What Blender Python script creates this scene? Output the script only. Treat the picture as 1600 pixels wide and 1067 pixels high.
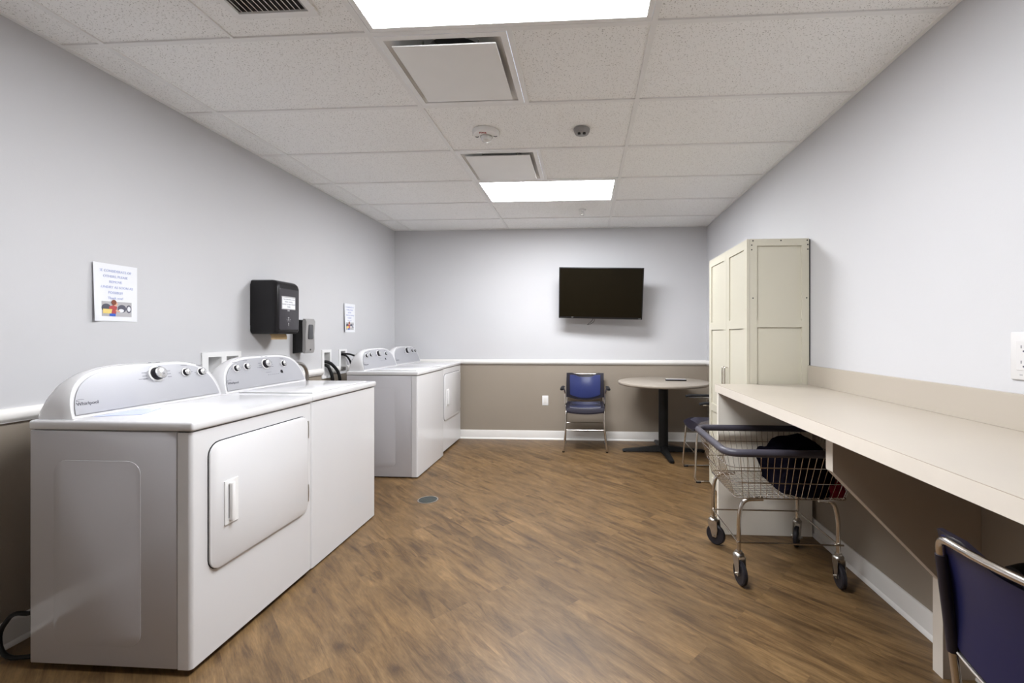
import bpy, bmesh, math, random
from mathutils import Vector, Matrix, noise
for o in list(bpy.data.objects):
    bpy.data.objects.remove(o)
S = bpy.context.scene
COL = S.collection
PI = math.pi

# ---------------------------------------------------------------- camera
CAM_H = 1.275
cam_d = bpy.data.cameras.new('camera')
cam_d.sensor_width = 36.0
cam_d.lens = 691 / 1600 * 36.0
cam_d.shift_x = (800 - 871) / 1600
cam_d.shift_y = (523.3 - 533.5) / 1600
cam_d.clip_start = 0.02
cam = bpy.data.objects.new('camera', cam_d)
cam.location = (0, 0, CAM_H)
cam.rotation_euler = (PI / 2, 0, 0.0602)
COL.objects.link(cam)
S.camera = cam

# ---------------------------------------------------------------- world, exposure, lamp strength
world = bpy.data.worlds.new('world')
world.use_nodes = True
world.node_tree.nodes['Background'].inputs[0].default_value = (0.8, 0.85, 1.0, 1)
world.node_tree.nodes['Background'].inputs[1].default_value = 0.25
S.world = world
S.view_settings.view_transform = 'Standard'
S.view_settings.look = 'None'
S.view_settings.gamma = 1
S.view_settings.use_curve_mapping = False
S.view_settings.exposure = 2.22
LAMP_STRENGTH = 9.0

# room measures (metres)
XL, XR, YB, YF, ZC = -2.357, 1.463, 5.38, -1.7, 2.572
G = 0.6096
GX0, GY0 = -2.147, 1.857

# ---------------------------------------------------------------- materials
def mat(name, col, rough=0.5, metal=0.0, spec=0.5, var=0.0, vscale=8.0, bump=0.0, bscale=60.0, coat=0.0, emit=None, estr=0.0):
    m = bpy.data.materials.new(name)
    m.use_nodes = True
    nt = m.node_tree
    b = nt.nodes['Principled BSDF']
    b.inputs['Base Color'].default_value = (*col, 1)
    b.inputs['Roughness'].default_value = rough
    b.inputs['Metallic'].default_value = metal
    b.inputs['Specular IOR Level'].default_value = spec
    b.inputs['Coat Weight'].default_value = coat
    b.inputs['Coat Roughness'].default_value = 0.05
    tc = nt.nodes.new('ShaderNodeTexCoord')
    if var > 0:
        n = nt.nodes.new('ShaderNodeTexNoise')
        n.inputs['Scale'].default_value = vscale
        n.inputs['Detail'].default_value = 4
        r = nt.nodes.new('ShaderNodeValToRGB')
        r.color_ramp.elements[0].position = 0.3
        r.color_ramp.elements[1].position = 0.7
        r.color_ramp.elements[0].color = (*[c * (1 - var) for c in col], 1)
        r.color_ramp.elements[1].color = (*[min(1, c * (1 + var)) for c in col], 1)
        nt.links.new(tc.outputs['Object'], n.inputs['Vector'])
        nt.links.new(n.outputs['Fac'], r.inputs['Fac'])
        nt.links.new(r.outputs['Color'], b.inputs['Base Color'])
    if bump > 0:
        n2 = nt.nodes.new('ShaderNodeTexNoise')
        n2.inputs['Scale'].default_value = bscale
        n2.inputs['Detail'].default_value = 3
        bp = nt.nodes.new('ShaderNodeBump')
        bp.inputs['Strength'].default_value = bump
        bp.inputs['Distance'].default_value = 0.002
        nt.links.new(tc.outputs['Object'], n2.inputs['Vector'])
        nt.links.new(n2.outputs['Fac'], bp.inputs['Height'])
        nt.links.new(bp.outputs['Normal'], b.inputs['Normal'])
    if emit:
        b.inputs['Emission Color'].default_value = (*emit, 1)
        b.inputs['Emission Strength'].default_value = estr
    return m

M = {}
M['wall'] = mat('wall_paint_grey', (0.585, 0.583, 0.597), 0.75, var=0.012, vscale=1.5, bump=0.12, bscale=260)
M['taupe'] = mat('wall_paint_taupe', (0.30, 0.255, 0.205), 0.6, var=0.02, vscale=2, bump=0.12, bscale=260)
M['trim'] = mat('trim_cream', (0.78, 0.76, 0.73), 0.4, var=0.01)
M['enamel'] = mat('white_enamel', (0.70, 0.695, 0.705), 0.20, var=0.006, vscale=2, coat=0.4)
M['enamel_shaded'] = mat('white_enamel_shaded', (0.50, 0.49, 0.51), 0.2, var=0.006, vscale=2, coat=0.3)  # same white enamel, darkened: the side panels' shade is put into the colour
M['gap'] = mat('dark_gap', (0.03, 0.03, 0.03), 0.8, var=0.1)
M['console'] = mat('console_silver_grey', (0.40, 0.40, 0.425), 0.28, metal=0.2, var=0.01)
M['knob_face'] = mat('knob_brushed_face', (0.72, 0.72, 0.73), 0.22, metal=0.8, var=0.03, vscale=30)
M['knob_dark'] = mat('knob_dark_ring', (0.02, 0.018, 0.022), 0.4, var=0.1, spec=0.2)
M['print'] = mat('printed_grey', (0.12, 0.12, 0.14), 0.6, var=0.05)
M['hplastic'] = mat('white_plastic', (0.82, 0.815, 0.81), 0.3, var=0.01)
M['plate'] = mat('outlet_plate', (0.66, 0.645, 0.64), 0.35, var=0.01)
M['chrome'] = mat('chrome', (0.62, 0.58, 0.54), 0.16, metal=1.0, var=0.03, vscale=20)
M['steel'] = mat('zinc_steel', (0.50, 0.48, 0.45), 0.3, metal=1.0, var=0.1, vscale=40)
M['cream_lam'] = mat('cream_laminate', (0.46, 0.41, 0.345), 0.32, var=0.02, vscale=3)
M['panel_cream'] = mat('cream_panel', (0.80, 0.76, 0.68), 0.35, var=0.02, vscale=3)
M['cabinet'] = mat('cabinet_cream_paint', (0.58, 0.55, 0.45), 0.4, var=0.012, vscale=3)
M['edgeband'] = mat('cream_edge_band', (0.72, 0.66, 0.58), 0.4, var=0.02, vscale=12)
M['bracket'] = mat('bracket_laminate_taupe', (0.40, 0.33, 0.26), 0.4, var=0.03, vscale=4)
M['black'] = mat('black_plastic', (0.014, 0.013, 0.014), 0.28, var=0.1, spec=0.25)
M['black_matte'] = mat('black_matte', (0.018, 0.018, 0.02), 0.55, var=0.1, spec=0.12)
M['charcoal'] = mat('charcoal_plastic', (0.045, 0.042, 0.048), 0.3, var=0.06, spec=0.3)
M['screen'] = mat('tv_screen', (0.008, 0.006, 0.003), 0.22, var=0.05, spec=0.12)
M['paper'] = mat('paper', (0.80, 0.81, 0.84), 0.7, var=0.01)
M['ink_blue'] = mat('ink_blue', (0.42, 0.47, 0.72), 0.8, var=0.05)
M['ink_dark'] = mat('ink_dark', (0.10, 0.10, 0.13), 0.8, var=0.05)
M['grey_soap'] = mat('grey_dispenser_plastic', (0.30, 0.29, 0.285), 0.35, var=0.03)
M['soap_win'] = mat('dispenser_window', (0.06, 0.06, 0.065), 0.15, var=0.1)
M['kraft'] = mat('kraft_paper', (0.66, 0.48, 0.26), 0.85, var=0.05, vscale=40)
M['rubber'] = mat('black_rubber', (0.012, 0.012, 0.012), 0.45, var=0.1, spec=0.2)
M['tyre'] = mat('caster_tyre', (0.022, 0.02, 0.024), 0.45, var=0.1, spec=0.2)
M['bumper'] = mat('rim_bumper', (0.055, 0.051, 0.068), 0.42, var=0.08)
M['wheel_hub'] = mat('caster_hub', (0.26, 0.25, 0.235), 0.45, var=0.08)
M['vinyl'] = mat('blue_vinyl', (0.020, 0.030, 0.122), 0.28, var=0.15, vscale=5)
M['vinyl_dark'] = mat('navy_vinyl', (0.014, 0.016, 0.066), 0.3, var=0.15, vscale=5)
M['seat_navy'] = mat('seat_navy_vinyl', (0.045, 0.045, 0.065), 0.14, coat=0.8, var=0.15, vscale=5)
M['shell'] = mat('chair_shell', (0.016, 0.014, 0.022), 0.35, var=0.1, spec=0.35)
M['tabletop'] = mat('table_laminate', (0.33, 0.285, 0.235), 0.4, var=0.04, vscale=20)
M['table_base'] = mat('table_base_black', (0.012, 0.012, 0.012), 0.4, var=0.1, spec=0.2)
M['gridmetal'] = mat('ceiling_grid_metal', (0.86, 0.86, 0.85), 0.5, var=0.01)
M['vent'] = mat('vent_white_metal', (0.87, 0.87, 0.86), 0.45, var=0.01)
M['dark_in'] = mat('duct_dark', (0.14, 0.135, 0.135), 0.8, var=0.1)
M['cloth_black'] = mat('black_cloth', (0.004, 0.0035, 0.006), 0.9, var=0.3, vscale=12, bump=0.4, bscale=200, spec=0)
M['cloth_red'] = mat('red_cloth', (0.16, 0.012, 0.022), 0.9, var=0.2, vscale=12, bump=0.4, bscale=200, spec=0.05)
M['red'] = mat('red_print', (0.42, 0.04, 0.04), 0.6, var=0.05)
M['lens'] = mat('strobe_lens', (0.75, 0.75, 0.73), 0.08, var=0.05, vscale=60)
M['drain'] = mat('drain_plate', (0.045, 0.055, 0.05), 0.4, metal=0.5, var=0.2, vscale=50)
M['diffuser'] = mat('light_diffuser', (0.9, 0.9, 0.9), 0.5, emit=(0.965, 0.985, 1.02), estr=LAMP_STRENGTH)
M['pic_grey'] = mat('picture_grey', (0.45, 0.44, 0.45), 0.8, var=0.05)
M['pic_red'] = mat('picture_red', (0.45, 0.08, 0.08), 0.8, var=0.05)
M['pic_hair'] = mat('picture_brown', (0.22, 0.07, 0.04), 0.8, var=0.05)
M['pic_skin'] = mat('picture_skin', (0.70, 0.42, 0.30), 0.8, var=0.05)
M['pic_yellow'] = mat('picture_yellow', (0.80, 0.62, 0.20), 0.8, var=0.05)
M['pic_blue'] = mat('picture_blue', (0.05, 0.13, 0.55), 0.8, var=0.05)
M['patch_blue'] = mat('pale_blue_patch', (0.50, 0.56, 0.86), 0.35, var=0.03)

def floor_material():
    m = bpy.data.materials.new('wood_plank_floor')
    m.use_nodes = True
    nt = m.node_tree; N = nt.nodes; L = nt.links
    b = N['Principled BSDF']
    tc = N.new('ShaderNodeTexCoord')
    mp = N.new('ShaderNodeMapping')
    mp.inputs['Rotation'].default_value = (0, 0, math.radians(-136))
    L.new(tc.outputs['Object'], mp.inputs['Vector'])
    br = N.new('ShaderNodeTexBrick')
    br.inputs['Scale'].default_value = 1.0
    br.inputs['Brick Width'].default_value = 0.92
    br.inputs['Row Height'].default_value = 0.1016
    br.inputs['Mortar Size'].default_value = 0.0006
    br.inputs['Mortar Smooth'].default_value = 0.4
    br.offset = 0.37; br.offset_frequency = 3
    br.inputs['Color1'].default_value = (0, 0, 0, 1)
    br.inputs['Color2'].default_value = (1, 1, 1, 1)
    br.inputs['Mortar'].default_value = (0.5, 0.5, 0.5, 1)
    L.new(mp.outputs['Vector'], br.inputs['Vector'])
    # per-plank offset for the grain
    add = N.new('ShaderNodeVectorMath'); add.operation = 'MULTIPLY_ADD'
    L.new(br.outputs['Color'], add.inputs[0])
    add.inputs[1].default_value = (7.3, 3.1, 0)
    L.new(mp.outputs['Vector'], add.inputs[2])
    def grain(sx, sy, scale, det, rough=0.6, dist=0.0):
        g = N.new('ShaderNodeMapping'); g.inputs['Scale'].default_value = (sx, sy, 1)
        L.new(add.outputs['Vector'], g.inputs['Vector'])
        n = N.new('ShaderNodeTexNoise')
        n.inputs['Scale'].default_value = scale
        n.inputs['Detail'].default_value = det
        n.inputs['Roughness'].default_value = rough
        n.inputs['Distortion'].default_value = dist
        L.new(g.outputs['Vector'], n.inputs['Vector'])
        return n
    n1 = grain(1.5, 9, 2.0, 8, 0.66, 0.9)
    n2 = grain(5, 60, 3.0, 4, 0.72)
    n3 = grain(2.2, 4.0, 1.3, 3, 0.5)
    r1 = N.new('ShaderNodeValToRGB')
    e = r1.color_ramp.elements
    e[0].position = 0.30; e[0].color = (0.058, 0.030, 0.012, 1)
    e[1].position = 0.72; e[1].color = (0.222, 0.138, 0.062, 1)
    k = e.new(0.48); k.color = (0.140, 0.082, 0.033, 1)
    L.new(n1.outputs['Fac'], r1.inputs['Fac'])
    mx = N.new('ShaderNodeMix'); mx.data_type = 'RGBA'; mx.blend_type = 'OVERLAY'
    mx.inputs['Factor'].default_value = 0.75
    L.new(r1.outputs['Color'], mx.inputs[6]); L.new(n2.outputs['Fac'], mx.inputs[7])
    hs = N.new('ShaderNodeMix'); hs.data_type = 'RGBA'; hs.blend_type = 'MULTIPLY'
    hs.inputs['Factor'].default_value = 1.0
    r2 = N.new('ShaderNodeValToRGB')
    r2.color_ramp.elements[0].position = 0.0; r2.color_ramp.elements[0].color = (0.92, 0.91, 0.90, 1)
    r2.color_ramp.elements[1].position = 1.0; r2.color_ramp.elements[1].color = (1.06, 1.05, 1.04, 1)
    L.new(br.outputs['Color'], r2.inputs['Fac'])
    L.new(mx.outputs[2], hs.inputs[6]); L.new(r2.outputs['Color'], hs.inputs[7])
    h2 = N.new('ShaderNodeMix'); h2.data_type = 'RGBA'; h2.blend_type = 'MULTIPLY'
    h2.inputs['Factor'].default_value = 1.0
    r3 = N.new('ShaderNodeValToRGB')
    r3.color_ramp.elements[0].position = 0.3; r3.color_ramp.elements[0].color = (0.74, 0.73, 0.74, 1)
    r3.color_ramp.elements[1].position = 0.7; r3.color_ramp.elements[1].color = (1.16, 1.15, 1.12, 1)
    L.new(n3.outputs['Fac'], r3.inputs['Fac'])
    L.new(hs.outputs[2], h2.inputs[6]); L.new(r3.outputs['Color'], h2.inputs[7])
    L.new(h2.outputs[2], b.inputs['Base Color'])
    rr = N.new('ShaderNodeMapRange')
    rr.inputs['To Min'].default_value = 0.36; rr.inputs['To Max'].default_value = 0.52
    L.new(n2.outputs['Fac'], rr.inputs['Value']); L.new(rr.outputs['Result'], b.inputs['Roughness'])
    bp = N.new('ShaderNodeBump'); bp.inputs['Strength'].default_value = 0.12; bp.inputs['Distance'].default_value = 0.002
    L.new(n2.outputs['Fac'], bp.inputs['Height']); L.new(bp.outputs['Normal'], b.inputs['Normal'])
    return m
M['floor'] = floor_material()

def tile_material():
    m = bpy.data.materials.new('mineral_fibre_tile')
    m.use_nodes = True
    nt = m.node_tree; N = nt.nodes; L = nt.links
    b = N['Principled BSDF']
    b.inputs['Roughness'].default_value = 0.85
    tc = N.new('ShaderNodeTexCoord')
    v = N.new('ShaderNodeTexNoise'); v.inputs['Scale'].default_value = 170; v.inputs['Detail'].default_value = 2
    v.inputs['Roughness'].default_value = 0.5
    L.new(tc.outputs['Object'], v.inputs['Vector'])
    r = N.new('ShaderNodeValToRGB')
    r.color_ramp.elements[0].position = 0.62; r.color_ramp.elements[0].color = (0.94, 0.94, 0.93, 1)
    r.color_ramp.elements[1].position = 0.66; r.color_ramp.elements[1].color = (0.50, 0.49, 0.47, 1)
    L.new(v.outputs['Fac'], r.inputs['Fac']); L.new(r.outputs['Color'], b.inputs['Base Color'])
    return m
M['tile'] = tile_material()

# ---------------------------------------------------------------- mesh helpers
class MB:
    """collects shapes and links them as one mesh object"""
    def __init__(s): s.bm = bmesh.new(); s.mats = []
    def mi(s, m):
        if m not in s.mats: s.mats.append(m)
        return s.mats.index(m)
    def merge(s, tb, m, mtx=None):
        if mtx is not None: bmesh.ops.transform(tb, matrix=mtx, verts=tb.verts)
        idx = s.mi(m)
        vm = {v: s.bm.verts.new(v.co) for v in tb.verts}
        for f in tb.faces:
            try:
                nf = s.bm.faces.new([vm[v] for v in f.verts]); nf.material_index = idx
            except ValueError: pass
        tb.free()
    def box(s, m, x0, x1, y0, y1, z0, z1, bev=0.0, seg=2, mtx=None):
        tb = bmesh.new()
        bmesh.ops.create_cube(tb, size=1)
        for v in tb.verts:
            v.co = ((x0 + x1) / 2 + v.co.x * (x1 - x0), (y0 + y1) / 2 + v.co.y * (y1 - y0), (z0 + z1) / 2 + v.co.z * (z1 - z0))
        if bev > 0:
            bmesh.ops.bevel(tb, geom=tb.edges[:], offset=bev, segments=seg, affect='EDGES', profile=0.5)
        s.merge(tb, m, mtx)
    def prism(s, m, pts, axis, a, b_, bev=0.0, mtx=None):
        """polygon pts (two coordinates) extruded along axis from a to b_"""
        tb = bmesh.new()
        def co(p, t):
            if axis == 'x': return (t, p[0], p[1])
            if axis == 'y': return (p[0], t, p[1])
            return (p[0], p[1], t)
        va = [tb.verts.new(co(p, a)) for p in pts]; vb = [tb.verts.new(co(p, b_)) for p in pts]
        tb.faces.new(va); tb.faces.new(vb[::-1])
        n = len(pts)
        for i in range(n): tb.faces.new([va[i], vb[i], vb[(i + 1) % n], va[(i + 1) % n]])
        bmesh.ops.recalc_face_normals(tb, faces=tb.faces)
        if bev > 0:
            big = [e for e in tb.edges if len(e.link_faces) == 2 and any(len(f.verts) == n and n > 4 or f in () for f in e.link_faces)] if n > 4 else tb.edges[:]
            bmesh.ops.bevel(tb, geom=big, offset=bev, segments=2, affect='EDGES', profile=0.5)
        s.merge(tb, m, mtx)
    def cyl(s, m, p, q, r, r2=None, n=24, cap=True):
        p = Vector(p); q = Vector(q); r2 = r if r2 is None else r2
        d = (q - p).normalized(); u = d.orthogonal().normalized(); w = d.cross(u)
        tb = bmesh.new(); A = []; B = []
        for i in range(n):
            a = 2 * PI * i / n; k = u * math.cos(a) + w * math.sin(a)
            A.append(tb.verts.new(p + k * r)); B.append(tb.verts.new(q + k * r2))
        for i in range(n): tb.faces.new([A[i], A[(i + 1) % n], B[(i + 1) % n], B[i]])
        if cap: tb.faces.new(A[::-1]); tb.faces.new(B)
        s.merge(tb, m)
    def lathe(s, m, prof, c=(0, 0, 0), n=32, axis=(0, 0, 1)):
        """prof: (radius, height) pairs around axis through c"""
        d = Vector(axis).normalized(); u = d.orthogonal().normalized(); w = d.cross(u); c = Vector(c)
        tb = bmesh.new(); R = []
        for r, h in prof:
            R.append([tb.verts.new(c + d * h + (u * math.cos(2 * PI * i / n) + w * math.sin(2 * PI * i / n)) * max(r, 1e-5)) for i in range(n)])
        for a, b_ in zip(R, R[1:]):
            for i in range(n): tb.faces.new([a[i], a[(i + 1) % n], b_[(i + 1) % n], b_[i]])
        tb.faces.new(R[0][::-1]); tb.faces.new(R[-1])
        bmesh.ops.recalc_face_normals(tb, faces=tb.faces)
        s.merge(tb, m)
    def tube(s, m, pts, r, n=10, closed=False, sy=1.0):
        pts = [Vector(p) for p in pts]
        if closed: pts = pts + [pts[0], pts[1]]
        tb = bmesh.new(); R = []
        t0 = (pts[1] - pts[0]).normalized(); u = t0.orthogonal().normalized()
        if abs(t0.z) < 0.9: u = Vector((0, 0, 1)).cross(t0).normalized()
        cnt = len(pts)
        for i, p in enumerate(pts):
            if i == 0: t = t0
            elif i == cnt - 1: t = (pts[-1] - pts[-2]).normalized()
            else: t = ((pts[i + 1] - p).normalized() + (p - pts[i - 1]).normalized()).normalized()
            u = (u - t * u.dot(t)).normalized(); w = t.cross(u)
            R.append([tb.verts.new(p + (u * math.cos(2 * PI * k / n) + w * math.sin(2 * PI * k / n) * sy) * r) for k in range(n)])
        if closed: 
            for v in R[-1]: tb.verts.remove(v)
            R = R[:-1]
            for v in R[-1]: tb.verts.remove(v)
            R[-1] = R[0]
        for a, b_ in zip(R, R[1:]):
            for k in range(n): tb.faces.new([a[k], a[(k + 1) % n], b_[(k + 1) % n], b_[k]])
        if not closed: tb.faces.new(R[0][::-1]); tb.faces.new(R[-1])
        bmesh.ops.recalc_face_normals(tb, faces=tb.faces)
        s.merge(tb, m)
    def quad(s, m, pts):
        idx = s.mi(m)
        f = s.bm.faces.new([s.bm.verts.new(p) for p in pts]); f.material_index = idx
    def grid(s, m, f, nu, nv, cu=False):
        tb = bmesh.new()
        V = [[tb.verts.new(f(i / nu, j / nv)) for j in range(nv + 1)] for i in range(nu + 1)]
        for i in range(nu):
            for j in range(nv): tb.faces.new([V[i][j], V[i + 1][j], V[i + 1][j + 1], V[i][j + 1]])
        s.merge(tb, m)
    def build(s, name, parent=None, off=(0, 0, 0), smooth=True, mtx=None):
        if mtx is not None: bmesh.ops.transform(s.bm, matrix=mtx, verts=s.bm.verts)
        if off != (0, 0, 0): bmesh.ops.translate(s.bm, vec=Vector(off), verts=s.bm.verts)
        s.bm.normal_update()
        if smooth:
            for f in s.bm.faces: f.smooth = True
            for e in s.bm.edges:
                e.smooth = len(e.link_faces) == 2 and e.calc_face_angle(0) < math.radians(38)
        me = bpy.data.meshes.new(name); s.bm.to_mesh(me); s.bm.free()
        for m in s.mats: me.materials.append(m)
        o = bpy.data.objects.new(name, me); COL.objects.link(o)
        if parent: o.parent = parent
        return o

def fillet(pts, r, n=5, closed=False):
    pts = [Vector(p) for p in pts]; out = []; c = len(pts)
    for i, p in enumerate(pts):
        if not closed and i in (0, c - 1): out.append(p); continue
        a = pts[i - 1]; b_ = pts[(i + 1) % c]
        da = (a - p); db = (b_ - p)
        rr = r[i] if isinstance(r, (list, tuple)) else r
        k = min(rr, da.length * 0.49, db.length * 0.49)
        s = p + da.normalized() * k; e = p + db.normalized() * k
        for t in range(n + 1):
            t /= n; out.append(s * (1 - t) ** 2 + p * 2 * t * (1 - t) + e * t * t)
    return out

def rrect(x0, x1, y0, y1, r, n=5):
    out = []
    for cx, cy, a0 in ((x1 - r, y1 - r, 0), (x0 + r, y1 - r, PI / 2), (x0 + r, y0 + r, PI), (x1 - r, y0 + r, 3 * PI / 2)):
        for i in range(n + 1):
            a = a0 + PI / 2 * i / n
            out.append((cx + r * math.cos(a), cy + r * math.sin(a)))
    return out

def tag(o, label, cat, group=None, kind=None):
    if label: o['label'] = label
    if cat: o['category'] = cat
    if group: o['group'] = group
    if kind: o['kind'] = kind
    return o
def thing(name, label, cat, loc=(0, 0, 0), rz=0.0, group=None):
    o = bpy.data.objects.new(name, None); COL.objects.link(o)
    o.location = loc; o.rotation_euler = (0, 0, rz); o.empty_display_size = 0.1
    return tag(o, label, cat, group)
def struct(o, label=None):
    o['kind'] = 'structure'
    if label: o['label'] = label
    return o
def dup(root, loc, rz=None, label=None):
    r = root.copy(); COL.objects.link(r); r.location = loc
    if rz is not None: r.rotation_euler = (0, 0, rz)
    if label: r['label'] = label
    for ch in [c for c in bpy.data.objects if c.parent == root]:
        c = ch.copy(); COL.objects.link(c); c.parent = r
        for g in [g for g in bpy.data.objects if g.parent == ch]:
            d = g.copy(); COL.objects.link(d); d.parent = c
    return r
def text_bm(mb, m, s, size, mtx, ext=0.0006, bold=False, align='CENTER', sx=1.0):
    cu = bpy.data.curves.new('lettering', 'FONT'); cu.body = s; cu.size = size
    cu.align_x = align; cu.align_y = 'CENTER'; cu.extrude = ext; cu.resolution_u = 3
    if bold: cu.offset = size * 0.02
    o = bpy.data.objects.new('lettering', cu); COL.objects.link(o)
    me = bpy.data.meshes.new_from_object(o.evaluated_get(bpy.context.evaluated_depsgraph_get()))
    tb = bmesh.new(); tb.from_mesh(me)
    for v in tb.verts: v.co.x *= sx
    mb.merge(tb, m, mtx)
    bpy.data.objects.remove(o); bpy.data.meshes.remove(me); bpy.data.curves.remove(cu)
def frame(o, ex, ey, ez):
    return Matrix(((ex[0], ey[0], ez[0], o[0]), (ex[1], ey[1], ez[1], o[1]), (ex[2], ey[2], ez[2], o[2]), (0, 0, 0, 1)))

def cells(u0, u1, v0, v1, holes, usplit=(), vsplit=()):
    """rectangle minus rectangular holes, as a list of rectangles"""
    us = sorted({u0, u1, *usplit, *[h[0] for h in holes], *[h[1] for h in holes]})
    vs = sorted({v0, v1, *vsplit, *[h[2] for h in holes], *[h[3] for h in holes]})
    out = []
    for a, b_ in zip(us, us[1:]):
        for c, d in zip(vs, vs[1:]):
            mu, mv = (a + b_) / 2, (c + d) / 2
            if not any(h[0] < mu < h[1] and h[2] < mv < h[3] for h in holes): out.append((a, b_, c, d))
    return out

# ================================================================= THE ROOM
RZ0, RZ1 = 0.916, 0.974           # chair rail
BH = 0.108                         # baseboard height
mb = MB(); mb.box(M['floor'], XL - 0.1, XR + 0.1, YF - 0.1, YB + 0.1, -0.1, 0)
struct(mb.build('floor', smooth=False), 'brown wood-look plank floor laid diagonally')

# wall boxes recessed in the left wall: (y0, y1, z0, z1) openings
OPEN = [(2.635, 2.735, 0.99, 1.135), (2.775, 2.875, 0.99, 1.135), (3.872, 3.962, 0.905, 1.115), (4.146, 4.226, 0.925, 1.118)]
mb = MB()
for a, b_, c, d in cells(YF, YB, 0, ZC + 0.12, OPEN, vsplit=(0.93,)):
    mb.quad(M['taupe'] if d <= 0.931 else M['wall'], [(XL, a, c), (XL, b_, c), (XL, b_, d), (XL, a, d)])
struct(mb.build('wall_left', smooth=False), 'pale grey left wall, taupe below the chair rail')
mb = MB()
for c, d in ((0, 0.93), (0.93, ZC + 0.12)):
    mb.quad(M['taupe'] if d <= 0.931 else M['wall'], [(XR, YB, c), (XR, YF, c), (XR, YF, d), (XR, YB, d)])
struct(mb.build('wall_right', smooth=False), 'pale grey right wall, taupe below')
mb = MB()
for c, d in ((0, 0.93), (0.93, ZC + 0.12)):
    mb.quad(M['taupe'] if d <= 0.931 else M['wall'], [(XL, YB, c), (XR, YB, c), (XR, YB, d), (XL, YB, d)])
struct(mb.build('wall_back', smooth=False), 'pale grey back wall, taupe below the chair rail')
mb = MB()
for c, d in ((0, 0.93), (0.93, ZC + 0.12)):
    mb.quad(M['trim'], [(XR, YF, c), (XL, YF, c), (XL, YF, d), (XR, YF, d)])
struct(mb.build('wall_front', smooth=False))  # unseen wall behind the camera, coloured pale to bounce light into the room

# chair rails
def rail_profile(s):
    return [(0, RZ0), (0.012 * s, RZ0), (0.014 * s, RZ0 + 0.006), (0.022 * s, RZ0 + 0.012), (0.026 * s, RZ0 + 0.022), (0.024 * s, RZ0 + 0.040),
            (0.016 * s, RZ0 + 0.050), (0.013 * s, RZ1), (0, RZ1)]
n = 0
def add_trim(build):
    global n
    n += 1
    mb = MB(); build(mb)
    return struct(mb.build('trim_%d' % n), 'cream chair rail along the wall')
for a, b_ in ((YF, 3.84), (3.985, 4.115), (4.255, YB)):
    add_trim(lambda mb: mb.prism(M['trim'], [(XL + p[0], p[1]) for p in rail_profile(1)], 'y', a, b_))
add_trim(lambda mb: mb.prism(M['trim'], [(YB - p[0], p[1]) for p in rail_profile(1)], 'x', XL, XR))
add_trim(lambda mb: mb.prism(M['trim'], [(XR - p[0], p[1]) for p in rail_profile(1)], 'y', 3.86, YB))
# baseboards
def base_profile():
    return [(0, 0), (0.022, 0), (0.022, 0.006), (0.018, 0.014), (0.012, 0.02), (0.012, BH - 0.012), (0.008, BH), (0, BH)]
mb = MB(); mb.prism(M['trim'], [(XL + p[0], p[1]) for p in base_profile()], 'y', YF, YB); struct(mb.build('baseboard_left'))
mb = MB(); mb.prism(M['trim'], [(YB - p[0], p[1]) for p in base_profile()], 'x', XL, XR); struct(mb.build('baseboard_back'))
mb = MB(); mb.prism(M['trim'], [(XR - p[0], p[1]) for p in base_profile()], 'y', YF, YB); struct(mb.build('baseboard_right'))

# ceiling: tiles with the openings of lamps and vents left out
X1, X2 = GX0 + 2 * G, GX0 + 4 * G
def row(k): return GY0 + G * k
LIGHTS = [(X1, X2, row(-1), row(0)), (X1, X2, row(3), row(4))]
SUPPLY = [(X1, X1 + G, row(0), row(1)), (X1, X1 + G, row(2), row(3))]
RET = (-1.39, -1.10, 1.41, 1.705)
hole = [(a + 0.012, b_ - 0.012, c + 0.012, d - 0.012) for a, b_, c, d in LIGHTS + SUPPLY] + [RET]
mb = MB()
for a, b_, c, d in cells(XL, XR, YF, YB, hole):
    mb.quad(M['tile'], [(a, c, ZC + 0.006), (a, d, ZC + 0.006), (b_, d, ZC + 0.006), (b_, c, ZC + 0.006)])
ceil = struct(mb.build('ceiling', smooth=False), 'white drop ceiling of speckled fibre tiles')
# T grid
mb = MB()
def tee(x0, x1, y0, y1): mb.box(M['gridmetal'], x0, x1, y0, y1, ZC - 0.001, ZC + 0.0075)
w = 0.012
for X in (GX0, X1, X2): tee(X - w, X + w, YF, YB)
Xs = [XL, GX0, X1, X2, XR]
for k in range(-5, 6):
    for a, b_ in zip(Xs, Xs[1:]): tee(a + (w if a != XL else 0.021), b_ - (w if b_ != XR else 0.021), row(k) - w, row(k) + w)
for k in (0, 2): tee(X1 + G - w, X1 + G + w, row(k) + w, row(k + 1) - w)
tee(GX0 + G - w * 0.5, GX0 + G + w * 0.5, row(-1) + w, row(0) - w)
tee(XL + 0.0005, XL + 0.02, YF, YB - 0.021); tee(XR - 0.02, XR - 0.0005, YF, YB - 0.021); tee(XL + 0.0005, XR - 0.0005, YB - 0.02, YB - 0.0005)
g = mb.build('ceiling_grid', ceil, smooth=False)

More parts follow.
